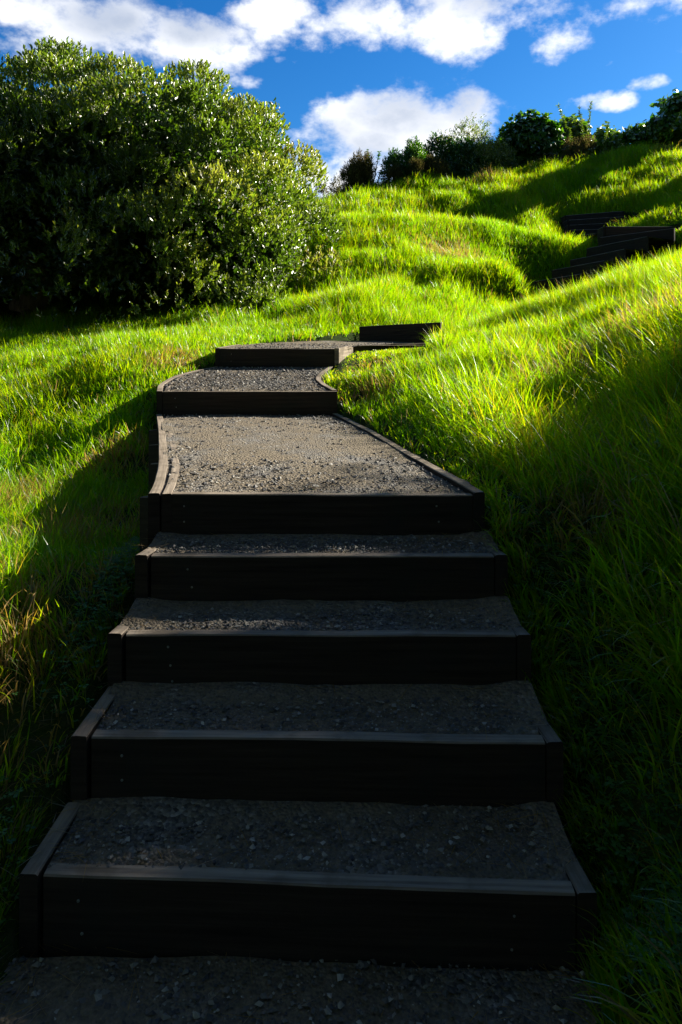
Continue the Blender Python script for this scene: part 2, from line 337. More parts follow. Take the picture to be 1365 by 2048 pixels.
# cached fine grid for fast lookup
GX0, GX1, GY0, GY1, GS = -16, 21, -4, 32, .08
gx = np.arange(GX0, GX1+1e-6, GS); gy = np.arange(GY0, GY1+1e-6, GS); XX, YY = np.meshgrid(gx, gy)
GZ, GPD = base_ground(XX, YY)
def lookup(A, x, y):
    fx = np.clip((x-GX0)/GS, 0, len(gx)-1.001); fy = np.clip((y-GY0)/GS, 0, len(gy)-1.001); i = fx.astype(int); j = fy.astype(int); fx -= i; fy -= j
    return (A[j, i]*(1-fx)+A[j, i+1]*fx)*(1-fy)+(A[j+1, i]*(1-fx)+A[j+1, i+1]*fx)*fy
# push terrain below the stairs and gravel
step_rects = [((s['xl']+s['xr'])/2, s['Y'], s['z'], s['xl'], s['xr']) for s in ST[:5]]
def carve(x, y, z):
    for k in range(5):
        s = ST[k]; y1 = ST[k+1]['Y'] if k < 4 else 3.05
        m = (x > s['xl']+.02) & (x < s['xr']-.02) & (y > s['Y']-.05) & (y <= y1)
        z = np.where(m, np.minimum(z, s['z']-.16-.19), z)
    for poly, fz in walk[1:]:
        m = inpoly(x, y, poly); z = np.where(m, np.minimum(z, fz(x, y)-.07), z)
    m = (y < 1.8) & (x > -.80) & (x < .62) & (y > -3); z = np.where(m, np.minimum(z, -.05), z)
    for (l, r, z0, zt) in A_far+B_far:
        m = segdist(x, y, l, r) < .22; z = np.where(m, np.minimum(z, z0-.02), z)
    return z
GZ = carve(XX, YY, GZ)
def ground(x, y): return lookup(GZ, x, y)
def grid_faces(nx, ny, off=0):
    i = np.arange(nx-1); j = np.arange(ny-1); I, J = np.meshgrid(i, j); a = (J*nx+I).ravel()+off
    return np.c_[a, a+1, a+nx+1, a+nx]
# one sheet, fine near and stretching to the horizon
def axis(lo, hi, s, far):
    a = list(np.arange(lo, hi+1e-6, s)); st = s; v = hi
    while v < far: st *= 1.25; v += st; a.append(v)
    st = s; v = lo
    while v > -far: st *= 1.25; v -= st; a.insert(0, v)
    return np.array(a)
ax_ = axis(-9, 14, .08, 600); ay_ = axis(-1, 25, .08, 600)
TX, TY = np.meshgrid(ax_, ay_); tz, _ = base_ground(TX, TY); tz = carve(TX, TY, tz)
g = mk('ground', np.c_[TX.ravel(), TY.ravel(), tz.ravel()], [grid_faces(len(ax_), len(ay_))], M_ground, smooth=True)
tag(g, 'grassy hillside rising away to the right', None, None, 'structure')
# ------------------------------------------------------------------ boards
def board_geo(pts, th, ztop, h, side=0, jit=.0015, ch=.004):
    if pts[0][1] > 12: ch = .011  # wider bevel on far boards, its pale top tone standing for lit edges
    """sweep an upright board along a polyline; pts 2D list, ztop float or list; side -1/0/1 where the board sits of the line"""
    p = np.array(pts, float); zt = np.broadcast_to(np.array(ztop, float), (len(p),)).copy()
    seg = np.r_[0, np.cumsum(np.hypot(*(p[1:]-p[:-1]).T))]
    m = max(2, int(seg[-1]/.12)+1); s = np.linspace(0, seg[-1], m)
    q = np.c_[np.interp(s, seg, p[:, 0]), np.interp(s, seg, p[:, 1])]; z = np.interp(s, seg, zt)
    t = np.gradient(q, axis=0); t /= np.hypot(t[:, 0], t[:, 1])[:, None]; nrm = np.c_[-t[:, 1], t[:, 0]]
    c = (side)*th/2; a = th/2
    prof = [(-a, -h), (-a, -ch), (-a+ch, 0), (-a*.33, .0005), (a*.33, .0005), (a-ch, 0), (a, -ch), (a, -h)]
    V = []; k = len(prof)
    for i in range(m):
        j = (rng.random(k)-.5)*jit; jz = (vnoise(np.array([s[i]*3+pts[0][0]*7]), np.array([pts[0][1]*5]))[0]-.5)*.006
        for b, (o, dz) in enumerate(prof):
            o2 = o+c+j[b]; V.append((q[i, 0]+nrm[i, 0]*o2, q[i, 1]+nrm[i, 1]*o2, z[i]+dz+(jz if dz > -h+.01 else 0)+j[b]*.6))
    Fq = []; uv = []; per = np.r_[0, np.cumsum([math.dist(prof[b], prof[(b+1) % k]) for b in range(k)])]
    u0 = random.random()*20
    for i in range(m-1):
        for b in range(k):
            b2 = (b+1) % k; Fq.append((i*k+b, (i+1)*k+b, (i+1)*k+b2, i*k+b2))
            uv += [(s[i]+u0, per[b]), (s[i+1]+u0, per[b]), (s[i+1]+u0, per[b+1]), (s[i]+u0, per[b+1])]
    caps = [tuple(range(k)), tuple((m-1)*k+b for b in range(k))[::-1]]
    for cpv in caps: uv += [(u0+prof[b % k][0], prof[b % k][1]) for b in range(k)]
    return np.array(V), np.array(Fq), np.array(caps), uv
def board(name, pts, th, ztop, h, parent, side=0, label=None, mat=None):
    V, Fq, caps, uv = board_geo(pts, th, ztop, h, side)
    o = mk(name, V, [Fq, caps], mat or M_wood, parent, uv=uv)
    if label: o['label'] = label
    return o
def nail_geo(x, y, z, r=.006):
    V = []; k = 10
    for i in range(k): V.append((x+r*math.cos(i*2*math.pi/k), y, z+r*math.sin(i*2*math.pi/k)))
    for i in range(k): V.append((x+r*.7*math.cos(i*2*math.pi/k), y-.003, z+r*.7*math.sin(i*2*math.pi/k)))
    return V, [[(i, (i+1) % k, k+(i+1) % k, k+i) for i in range(k)], [tuple(range(k, 2*k))]]
TH = .048
labels = ['lowest and nearest timber step at the bottom of the stairs', 'second timber step up from the bottom of the stairs',
  'third timber step up from the bottom of the stairs', 'fourth timber step up, just below the long landing step',
  'timber step holding the front edge of the long sunlit gravel landing',
  'timber step at the back of the long sunlit gravel landing', 'timber step above the curved gravel tread, where the path turns right']
GRP = 'timber steps climbing the hillside'
inner = [(.055, .052), (.052, .05), (.05, .05), (.05, .045), (.048, .05)]
for k, s in enumerate(ST):
    Y = s['Y']; e = empty('timber_step', ((s['xl']+s['xr'])/2, Y, s['z0']), labels[k], 'step', GRP)
    xl, xr = s['xl'], s['xr']; h = s['z']-s['z0']+.03
    if k < 5:
        gl = .012; tl = TH+gl
        y2 = ST[k+1]['Y']-.006 if k < 4 else None
        ta, tb = ((.020, -.042), (.008, -.022), (.004, 0), (0, 0), (0, 0))[k]
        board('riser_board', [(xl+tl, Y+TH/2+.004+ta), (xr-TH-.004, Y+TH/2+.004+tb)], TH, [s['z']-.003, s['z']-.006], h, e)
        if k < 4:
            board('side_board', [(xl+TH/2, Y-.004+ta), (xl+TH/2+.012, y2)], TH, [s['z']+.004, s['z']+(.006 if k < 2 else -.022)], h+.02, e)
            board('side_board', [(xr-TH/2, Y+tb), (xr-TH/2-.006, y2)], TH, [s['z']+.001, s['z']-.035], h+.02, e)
        else:
            board('side_board', [(a+TH/2, b-.004*(i == 0)) for i, (a, b) in enumerate(L_edge[:-1])]+[(L_edge[-1][0]+TH/2, 5.895)], TH, [land_z(0, b)+.004 for a, b in L_edge], .26, e, label='outer board of the doubled left edging')
            inn = [(a+TH*1.5+.006+.012*(i in (2, 3, 4)), b) for i, (a, b) in enumerate(L_edge[:6])]; inn[0] = (inn[0][0], L_edge[0][1]+.0)
            board('side_board', inn, TH*.9, [land_z(0, b)+.001 for a, b in L_edge[:6]], .2, e, label='inner board of the doubled left edging')
            board('side_board', [(a-TH/2, b-.002*(i == 0)) for i, (a, b) in enumerate(R_edge[:-1])]+[(R_edge[-1][0]-.02, 5.895)], TH, [land_z(0, b)+.012 for a, b in R_edge], .2, e)
            for (qx, qy) in ((-.89, 3.05), (-1.06, 3.85), (-1.25, 4.5), (-1.44, 5.2)):
                board('post', [(qx+.02, qy+.05), (qx+.10, qy-.02)], .05, [land_z(0, qy)-.035, land_z(0, qy)-.02], .5, e)
            for (qx, qy) in ((.435, 4.02), (.585, 3.32)):
                board('post', [(qx, qy-.05), (qx-.01, qy+.05)], .05, land_z(0, qy)-.015, .3, e)
    else:
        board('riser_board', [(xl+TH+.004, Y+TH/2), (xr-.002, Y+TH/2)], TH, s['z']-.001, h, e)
        if k == 5:
            board('side_board', [(a+TH/2, b) for a, b in L5], TH, [t5_z(0, b)+.006 for a, b in L5], .30, e)
            board('side_board', [(a+TH*1.5+.004, b+.05) for a, b in L5[:3]], TH*.9, [t5_z(0, b)+.004 for a, b in L5[:3]], .2, e)
            board('side_board', [(a-TH/2, b+.052*(i == 0)) for i, (a, b) in enumerate(R5)], TH, [t5_z(0, b)+.010 for a, b in R5], .2, e)
        else:
            board('side_board', [(xl+TH/2, Y), (-1.27, 7.5), (-1.15, 7.9)], TH, [1.548, 1.565, 1.59], .3, e)
            board('side_board', [(xr+TH/2+.002, Y-.002), (.11, 7.75)], TH, [1.548, 1.580], .26, e, label='side board facing right, coloured pale as if sunlit', mat=M_sunlit)
            board('side_board', [(.13, 7.78), (.55, 8.0), (1.15, 8.12)], TH, [1.575, 1.60, 1.615], .2, e)
    dz = (s['z']-s['z0'])
    for px_ in ((xl+.21,) if k in (2, 3) else (xl+.16, xr-.2) if k in (0, 4) else (xl+.16,)):
        for q in ((.25, .6, .9) if k == 2 else (.3, .68)):
            fx = (px_-xl)/(xr-xl); v, f = nail_geo(px_+random.uniform(-.01, .01), Y+((.0035+ta*(1-fx)+tb*fx) if k < 5 else -.0005), s['z']-dz*q, .0042)
            mk('nail', v, f, M_nail, e)
e = empty('timber_step', (*S7a, 1.6), 'short slanted timber step half sunk in grass, right of the path bend', 'step', GRP)
board('riser_board', [S7a, S7b], TH, [1.825, 1.862], .26, e)
far_names = ['lowest of the far slanted steps, its left end deepest in the grass', 'second of the far slanted steps on the hillside', 'third of the far slanted steps on the hillside',
             'fourth of the far slanted steps on the hillside', 'fifth and widest of the far slanted steps', 'level far step at the top of the slanted flight where the path turns']
for (l, r, z0, zt), lb in zip(A_far, far_names):
    e = empty('timber_step', (*l, z0), lb, 'step', GRP); board('riser_board', [l, r], TH, [zt, zt], zt-z0+.06, e)
    d = np.array(r)-np.array(l); d /= np.hypot(*d); nn = np.array([-d[1], d[0]])
    if nn[0] < -.2 or (abs(nn[0]) < .2 and nn[1] < 0): nn = -nn
    a = np.array(l)-d*.028; board('side_board', [tuple(a), tuple(a+nn*.33)], TH, zt+.002, zt-z0+.04, e)
top_names = ['lowest step of the uppermost straight flight on the hill', 'second step of the uppermost straight flight', 'middle step of the uppermost straight flight',
             'step next to the top of the uppermost flight', 'topmost timber step in sight on the hill']
for (l, r, z0, zt), lb in zip(B_far, top_names):
    e = empty('timber_step', (*l, z0), lb, 'step', GRP); board('riser_board', [l, r], TH, [zt, zt], .26, e)
    for q, sgn in ((l, -1), (r, 1)): board('side_board', [(q[0]+sgn*.028, q[1]), (q[0]+sgn*.028, q[1]+.34)], TH, zt+.002, .24, e)
# ------------------------------------------------------------------ gravel surfaces
GV, GF = [], []; goff = 0
def gsheet(xl_f, xr_f, y0, y1, zf, step=.035, rough=.007, skew=None):
    global goff
    ny = max(2, int((y1-y0)/step)+1); nx = 44
    ys = np.linspace(y0, y1, ny); V = []
    for y in ys:
        a, b = xl_f(y), xr_f(y); xs = np.linspace(a, b, nx); yy = np.full(nx, y)
        z = np.array([zf(x, y) for x in xs])+(fbm(xs*9, yy*9, 3)-.5)*rough*2+(fbm(xs*2, yy*2, 2)-.5)*.02-.004
        V.append(np.c_[xs, yy+(skew(xs)*(y1-y)/(y1-y0) if skew else 0), z])
    GV.append(np.concatenate(V)); GF.append(grid_faces(nx, ny, goff)); goff += nx*ny
def itp(e): ys = [b for a, b in e]; xs = [a for a, b in e]; return lambda y: float(np.interp(y, ys, xs))
gsheet(lambda y: -1.05-(1.77-y)*.05, lambda y: .78, -1.5, 1.772, lambda x, y: -.002)
for k in range(4):
    s, s2 = ST[k], ST[k+1]
    gsheet(lambda y: s['xl']+(.03 if k < 2 else .012), lambda y: s['xr']-.010, s['Y']+.035, s2['Y']+.01, lambda x, y: s['z']-.010+.020*sm(y, s2['Y']-.13, s2['Y'])-.006*sm(s['Y']+.12-y, 0, .1)+.016*sm(x, s['xr']-.16, s['xr']-.04)*sm(y, s['Y']+.05, s['Y']+.16)+.012*sm(-x, -s['xl']-.14, -s['xl']-.03)*(k > 1)*sm(y, s['Y']+.05, s['Y']+.16), skew=(lambda xs: np.interp(xs, [s['xl'], s['xr']], [(.020, .008, 0, 0)[k], (-.042, -.022, 0, 0)[k]])))
li, ri = itp(L_edge), itp(R_edge)
gsheet(lambda y: li(y)+.03, lambda y: ri(y)-.03, 3.01, 5.92, lambda x, y: land_z(x, y)-.004+.012*math.sin(max(0, min(1, (y-3)/2.9))*math.pi))
li5, ri5 = itp(L5), itp(R5)
gsheet(lambda y: li5(y)+.03, lambda y: ri5(y)-.03, 5.94, 7.21, lambda x, y: t5_z(x, y)-.004)
gsheet(lambda y: max(-1.27, -1.27+(y-7.5)*.3), lambda y: min(-.05+(y-7.2)*.3, .12) if y < 7.78 else .12+min((y-7.78)*4.0, 1.1), 7.23, 8.8, lambda x, y: p6_z(x, y))
def pr(y): return float(np.interp(y, [p[1] for p in mid_path], [p[0] for p in mid_path]))
def tread_quad(l, r, l2, r2, z):
    global goff
    u = np.linspace(0, 1, 12); v = np.linspace(0, 1, 5); U, Vv = np.meshgrid(u, v)
    l, r, l2, r2 = map(np.array, (l, r, l2, r2))
    pts = (l[None]*(1-U.ravel()[:, None])+r[None]*U.ravel()[:, None])*(1-Vv.ravel()[:, None])+(l2[None]*(1-U.ravel()[:, None])+r2[None]*U.ravel()[:, None])*Vv.ravel()[:, None]
    GV.append(np.c_[pts, np.full(len(pts), z)+rng.random(len(pts))*.006]); GF.append(grid_faces(12, 5, goff)); goff += 60
allf = A_far+B_far
for i, (l, r, z0, zt) in enumerate(allf):
    if i < 5: l2, r2 = allf[i+1][0], allf[i+1][1]
    elif i == 5: l2, r2 = B_far[0][0], B_far[0][1]
    elif i < len(allf)-1: l2, r2 = allf[i+1][0], allf[i+1][1]
    else: l2, r2 = (l[0]+.1, l[1]+1.2), (r[0]+.1, r[1]+1.2)
    tread_quad(l, r, l2, r2, zt-.012)
o = mk('gravel_path', np.concatenate(GV), [np.concatenate(GF)], M_gravel, smooth=True)
tag(o, 'dark crushed gravel filling the stairs and landings', None, None, 'structure')
# loose stone chips
def stones(n, sampler, smin, smax):
    x, y, z = sampler(n); s = smin*(smax/smin)**(rng.random(n)**3.0)
    base = np.array([(1, 0, 0), (-1, 0, 0), (0, 1, 0), (0, -1, 0), (0, 0, 1), (0, 0, -1), (.6, .6, .5), (-.6, -.6, .4)])[:6]
    V = base[None]*(0.65+.7*rng.random((n, 6, 1)))*s[:, None, None]*np.array([1, .8, .55])
    V = V+ (rng.random((n, 6, 3))-.5)*s[:, None, None]*.5
    a = rng.random(n)*6.283; c, sn = np.cos(a)[:, None], np.sin(a)[:, None]
    V = np.stack([V[..., 0]*c-V[..., 1]*sn, V[..., 0]*sn+V[..., 1]*c, V[..., 2]], -1)
    V += np.stack([x, y, z+s*.25], -1)[:, None]
    T = np.array([(0, 2, 4), (2, 1, 4), (1, 3, 4), (3, 0, 4), (2, 0, 5), (1, 2, 5), (3, 1, 5), (0, 3, 5)])
    Fs = (T[None]+(np.arange(n)*6)[:, None, None]).reshape(-1, 3)
    return V.reshape(-1, 3), Fs, np.repeat(rng.random(n), 6)
def samp_tread(k):
    s, s2 = ST[k], ST[k+1]
    def f(n):
        y = s['Y']+.05+(s2['Y']-s['Y']-.05)*(1-rng.random(n)**1.4); x = s['xl']+.06+rng.random(n)*(s['xr']-s['xl']-.12)
        return x, y, np.full(n, s['z']-.006)
    return f
def samp_poly(lf, rf, y0, y1, zf):
    def f(n):
        y = y0+(y1-y0)*rng.random(n); a = np.interp(y, [b for _, b in lf], [q for q, _ in lf]); b = np.interp(y, [b for _, b in rf], [q for q, _ in rf])
        x = a+.06+rng.random(n)*(b-a-.12); return x, y, zf(x, y)-.002
    return f
SV, SF, SA = [], [], []; so = 0
jobs = [(3600, samp_tread(k), .002, .011) for k in range(4)]+[
    (5000, lambda n: (-.95+1.7*rng.random(n), 1.1+.66*rng.random(n), np.full(n, -.004)), .003, .013),
    (9500, samp_poly(L_edge, R_edge, 3.04, 5.9, land_z), .003, .015), (5000, samp_poly(L5, R5, 5.97, 7.18, t5_z), .005, .018),
    (900, samp_poly([(-1.2, 7.2), (-1.0, 8.3)], [(-.1, 7.2), (.8, 8.3)], 7.25, 8.2, p6_z), .006, .016)]
for j in jobs:
    v, f, a = stones(*j); SV.append(v); SF.append(f+so); SA.append(a); so += len(v)
o = mk('gravel_stones', np.concatenate(SV), [np.concatenate(SF)], M_stone, attr={'v': np.concatenate(SA)})
tag(o, 'loose grey stone chips scattered over the gravel', None, None, 'stuff')
# ------------------------------------------------------------------ grass
def blades(x, y, z, L, w, lean, az, v, nseg, curl=1.0):
    n = len(x); t = np.linspace(0, 1, nseg+1)
    prof = (1-t**1.8)*.92+.08; prof[0] = .75
    dx, dy = np.cos(az)[:, None], np.sin(az)[:, None]
    L = L[:, None]; le = lean[:, None]
    ang = le*(.35+curl*t[None]**1.2*1.0)          # angle from vertical grows along blade
    seg = np.diff(t)[None]*L; am = (ang[:, 1:]+ang[:, :-1])/2
    hx = np.c_[np.zeros(n), np.cumsum(np.sin(am)*seg, 1)]; hz = np.c_[np.zeros(n), np.cumsum(np.cos(am)*seg, 1)]
    cx_ = x[:, None]+dx*hx; cy_ = y[:, None]+dy*hx; cz_ = z[:, None]+hz
    tw = rng.random(n)*6.283; wx = np.cos(tw)[:, None]*w[:, None]*prof[None]*.5; wy = np.sin(tw)[:, None]*w[:, None]*prof[None]*.5
    A = np.stack([cx_-wx, cy_-wy, cz_], -1)[:, :-1]; B = np.stack([cx_+wx, cy_+wy, cz_], -1)[:, :-1]; T = np.stack([cx_, cy_, cz_], -1)[:, -1:]
    V = np.concatenate([A, B, T], 1); k = 2*nseg+1
    i = np.arange(nseg-1); q = np.stack([i, nseg+i, nseg+i+1, i+1], 1)
    off = (np.arange(n)*k)[:, None, None]
    Q = (q[None]+off).reshape(-1, 4); Tr = (np.array([[nseg-1, 2*nseg-1, 2*nseg]])[None]+off).reshape(-1, 3)
    return V.reshape(-1, 3), Q, Tr, np.repeat(v, k)
def grass_field(name, label, n, xr_, yr_, keep, Lf, wf, nseg, leanf=lambda x, y: .5, vf=None):
    x = xr_[0]+(xr_[1]-xr_[0])*rng.random(n); y = yr_[0]+(yr_[1]-yr_[0])*rng.random(n)
    # clumps: pull blades to tuft centres
    ts = .16; cxi = np.floor(x/ts); cyi = np.floor(y/ts)
    hx = (vnoise(cxi*7.13+.5, cyi*3.7+.5)-.5)*ts*.9; hy = (vnoise(cxi*2.9+9.5, cyi*6.1+4.5)-.5)*ts*.9
    pull = .45*rng.random(n); tx = (cxi+.5)*ts+hx; ty = (cyi+.5)*ts+hy
    cdx, cdy = x-tx, y-ty; x = x-cdx*pull; y = y-cdy*pull
    pd = lookup(GPD, x, y); k = keep(x, y, pd) > rng.random(n); x, y, pd, cdx, cdy = x[k], y[k], pd[k], cdx[k], cdy[k]; n = len(x)
    z = ground(x, y)-.01
    tuft = vnoise(x*2.1+3, y*2.1+8); big = fbm(x*.55+2, y*.55+1, 2)
    L = Lf(x, y, pd)*(.55+.75*rng.random(n))*(.65+.7*tuft)
    e = .15; gxx = (ground(x+e, y)-ground(x-e, y))/(2*e); gyy = (ground(x, y+e)-ground(x, y-e))/(2*e)
    dirx = cdx*11+(rng.random(n)-.5)*2.2-gxx*.3+(vnoise(x*2.3, y*2.3+40)-.5)*.9; diry = cdy*11+(rng.random(n)-.5)*2.2-gyy*.3+(vnoise(x*2.3+60, y*2.3)-.5)*.9
    az = np.arctan2(diry, dirx); lean = leanf(x, y)*(.25+1.1*rng.random(n))
    v = .15+.55*rng.random(n)*(.6+.8*big)+(tuft-.5)*.15
    w_big = rng.random(n) < .10
    r = rng.random(n); v = np.where(r < .04, .82+.1*rng.random(n), v); v = np.where(r > .965, .93+.07*rng.random(n), v)
    if vf is not None: v = vf(x, y, v)
    w = wf(x, y)*(.55+.9*rng.random(n)); L = L*np.where(w_big, 1.35, 1.0)
    V, Q, T, A = blades(x, y, z, L, w, lean, az, np.clip(v, 0, 1), nseg)
    o = mk(name, V, [Q, T], M_grass, attr={'v': A}, smooth=False)
    return tag(o, label, None, None, 'stuff')
straw_c = [(-1.25, 1.7, .25), (-1.5, 2.5, .22), (-1.9, 3.3, .2), (.95, 2.9, .25), (1.5, 2.2, .3), (2.5, 5.5, .5), (1.6, 5.2, .35), (-1.45, 4.0, .45), (-1.6, 5.3, .35), (-1.2, 2.3, .4), (-1.75, 7.3, .35), (-2.2, 4.7, .3), (0.25, 6.1, .3), (.3, 6.9, .25), (2.2, 14.3, .7), (4.2, 22, .8), (-1.1, 2.9, .3), (11.2, 22.5, 1.2), (3.4, 14.0, .5)]
def straw(x, y, v):
    for a, b, r in straw_c:
        m = (np.hypot(x-a, y-b) < r*(.5+.8*rng.random(len(x)))) & (rng.random(len(x)) < .55); v = np.where(m, .9+.1*rng.random(len(x)), v)
    return v
near_clear = lambda pd: sm(pd, .012, .07)
def in_view(x, y, m=1.5): return np.abs(x) < y*.52+m
gvoid = [(-1.25, 1.7, .2), (-1.5, 2.4, .25), (-1.9, 3.3, .3), (-1.0, 2.75, .15), (-.98, 2.3, .2), (-1.2, 3.0, .2), (-1.35, 4.1, .28), (-1.5, 5.1, .25), (0.12, 6.0, .18)]
def thin(x, y):
    k = np.ones(len(x))
    for a, b, r in gvoid: k = np.minimum(k, .25+.75*sm(np.hypot(x-a, y-b), r*.5, r*1.2))
    return k
tree_shade = lambda x, y: np.where((x < -.9) & (y > 11.6), .25, 1.0)
grass_field('grass', 'long arching grass on the shaded bank right of the lower steps', 68000, (.12, 3.4), (1.0, 5.2),
    lambda x, y, pd: near_clear(pd)*in_view(x, y, .9)*(.35+.65*sm(pd, .1, .5)), lambda x, y, pd: .09+.22*sm(pd, .05, .6), lambda x, y: .0078+0*x, 5, lambda x, y: 1.15+.2*sm(-y, -4, -2), straw)
grass_field('grass', 'short patchy grass on the ground left of the lower steps', 95000, (-3.4, -.78), (1.0, 5.2),
    lambda x, y, pd: near_clear(pd)*in_view(x, y, .8)*thin(x, y), lambda x, y, pd:   .07+.13*sm(pd, .05, .9), lambda x, y: .0055+0*x, 4, lambda x, y: .95+0*x, straw)
grass_field('grass', 'sunlit grass beside the landings and on the middle bank', 330000, (-5.6, 6.2), (5.2, 10.5),
    lambda x, y, pd: near_clear(pd)*in_view(x, y)*thin(x, y), lambda x, y, pd: np.where(x < -.3, .10+.05*sm(pd, 0, 1), .07+.17*sm(pd, .05, .7))*(1-.72*((x > -.1) & (x < .95) & (y > 6.6) & (y < 8.9))), lambda x, y: .0085+0*x, 3, lambda x, y: .8+0*x, straw)
grass_field('grass', 'bright tussocky grass over the lit middle slope', 330000, (-6, 9.8), (10.5, 17.5),
    lambda x, y, pd: near_clear(pd)*in_view(x, y)*tree_shade(x, y)*(1-.25*sm(y, 13, 17)), lambda x, y, pd: .09+.12*sm(pd, .05, .7), lambda x, y: .012+0*x, 3, lambda x, y: .75+0*x, straw)
grass_field('grass', 'grass of the upper slope running up to the crest', 330000, (-1.5, 19), (17.5, 26),
    lambda x, y, pd: near_clear(pd)*np.maximum(in_view(x, y), .35)*(1.0-.5*sm(y, 23, 26)), lambda x, y, pd: .12+.16*sm(pd, .05, .7), lambda x, y: .016+0*x, 3, lambda x, y: .55+0*x, straw)
grass_field('grass', 'grass tufts crowding and overhanging the right ends of the lower steps', 14000, (.58, .95), (1.1, 5.0),
    lambda x, y, pd: sm(pd, -.01, .012)*(1-sm(pd, .08, .16)), lambda x, y, pd: .11+0*x, lambda x, y: .006+0*x, 4, lambda x, y: 1.2+0*x, straw)
# clover and small weeds along the stair edges
def clover(n, spots):
    V = []; Q = []; A = []
    per = n//len(spots); xs = []; ys = []
    for a, b, ra, rb in spots:
        xs.append(a+rng.normal(0, ra, per)); ys.append(b+rng.normal(0, rb, per))
    x = np.concatenate(xs); y = np.concatenate(ys); k = lookup(GPD, x, y) > .015; x, y = x[k], y[k]; z = ground(x, y)+.02+.06*rng.random(len(x)); m = len(x)
    s = .005+.007*rng.random(m); outV = []; 
    for j in range(3):
        a = rng.random(m)*.3+j*2.094+x*50; ca, sa = np.cos(a), np.sin(a); tz = .25*(rng.random(m)-.3)
        loc = [(0, 0), (.8, .55), (1.5, .42), (1.35, 0), (1.5, -.42), (.8, -.55)]
        outV.append(np.stack([np.stack([x+(ca*u-sa*w)*s, y+(sa*u+ca*w)*s, z+tz*u*s-abs(w)*s*.2], -1) for u, w in loc], 1))
    V = np.stack(outV, 1).reshape(-1, 3); nl = m*3
    Fh = (np.arange(nl)*6)[:, None]+np.arange(6)[None]
    return V, Fh, np.repeat(rng.random(m), 18)
v, f, a = clover(3600, [(-.96, 1.6, .06, .2), (-.93, 2.9, .05, .3), (.8, 2.0, .08, .35), (.82, 1.5, .1, .25), (.85, 2.6, .1, .3)])
tag(mk('clover', v, [f], M_clover, attr={'v': a}), 'small round clover leaves along both sides of the lower steps', None, None, 'stuff')
# dry stalks lying on treads and among the grass
n = 3400; x = rng.uniform(-1.05, .80, n); y = rng.uniform(1.2, 3.0, n)
edge = rng.random(n) < (.08+.92*np.maximum(sm(x, .2, .6), sm(-x, .6, .8))); x, y = x[edge], y[edge]; n = len(x)
zz = np.full(n, -.0)
for s in ST[:5]: zz = np.where((y > s['Y']+.05) & (x > s['xl']) & (x < s['xr']), s['z']+.001, zz)
zz = np.where((x < -.82) | (x > .66), ground(x, y)+.02, zz)
V, Q, T, A = blades(x, y, zz+.004, .03+.10*rng.random(n), np.full(n, .0025), np.full(n, 4.2), rng.random(n)*6.28, .92+.08*rng.random(n), 3, curl=.03)
V[:, 2] = np.maximum(V[:, 2], 0)
tag(mk('dry_stalks', V, [Q, T], M_grass, attr={'v': A}), 'pale dry grass stalks lying on the dark treads', None, None, 'stuff')
# ------------------------------------------------------------------ leaves and branches
def leaves(P0, D, U, size, aspect, v, droop=.25, shape='oval'):
    """leaf = two folded halves; P0 base, D direction, U up-ish"""
    n = len(P0); D = D/np.linalg.norm(D, axis=1)[:, None]; S = np.cross(D, U); S /= (np.linalg.norm(S, axis=1)[:, None]+1e-9); Nn = np.cross(S, D)
    loc = [(0, 0, 0), (.5, 0, -.02), (1, 0, -droop), (.35, .5, .10), (.75, .38, .02), (.35, -.5, .10), (.75, -.38, .02)]
    if shape == 'heart': loc = [(0, 0, 0), (.5, 0, -.02), (1, 0, -droop*1.4), (.10, .5, .02), (.6, .45, -.06), (.10, -.5, .02), (.6, -.45, -.06)]
    V = np.stack([P0+D*(a*size)[:, None]+S*(b*size*aspect)[:, None]+Nn*(c*size)[:, None] for a, b, c in loc], 1).reshape(-1, 3)
    q = np.array([(0, 1, 4, 3), (0, 5, 6, 1)]); t = np.array([(1, 2, 4), (1, 6, 2)]); off = (np.arange(n)*7)[:, None, None]
    return V, (q[None]+off).reshape(-1, 4), (t[None]+off).reshape(-1, 3), np.repeat(v, 7)
def rosettes(C_, Dn, per, size, aspect, vv, spread=1.0, droop=.25, jit=.03, shape='oval'):
    n = len(C_); a = rng.random((n, per))*6.283; Dn = Dn/np.linalg.norm(Dn, axis=1)[:, None]
    ref = np.where(np.abs(Dn[:, 2:3]) > .9, np.array([[1., 0, 0]]), np.array([[0, 0, 1.]])); X = np.cross(Dn, ref); X /= np.linalg.norm(X, axis=1)[:, None]; Y = np.cross(Dn, X)
    k = np.linspace(.3, 1.25, per)[None, :, None]*spread*(.8+.4*rng.random((n, per, 1)))
    D = Dn[:, None]+k*(X[:, None]*np.cos(a)[..., None]+Y[:, None]*np.sin(a)[..., None])
    P0 = C_[:, None]-Dn[:, None]*(np.linspace(0, 1, per)[None, :, None]*size*1.3)+(rng.random((n, per, 3))-.5)*jit
    s = size*(.55+.8*rng.random((n, per))); v = np.clip(vv[:, None]+(rng.random((n, per))-.5)*.35, 0, 1)
    Uu = np.repeat(Dn, per, 0)+(rng.random((n*per, 3))-.5)*.6
    return leaves(P0.reshape(-1, 3), D.reshape(-1, 3), Uu, s.ravel(), aspect, v.ravel(), droop, shape)
def join(parts):
    V, Q, T, A = [], [], [], []; o = 0
    for v, q, t, a in parts: V.append(v); Q.append(q+o); T.append(t+o); A.append(a); o += len(v)
    return np.concatenate(V), np.concatenate(Q), np.concatenate(T), np.concatenate(A)
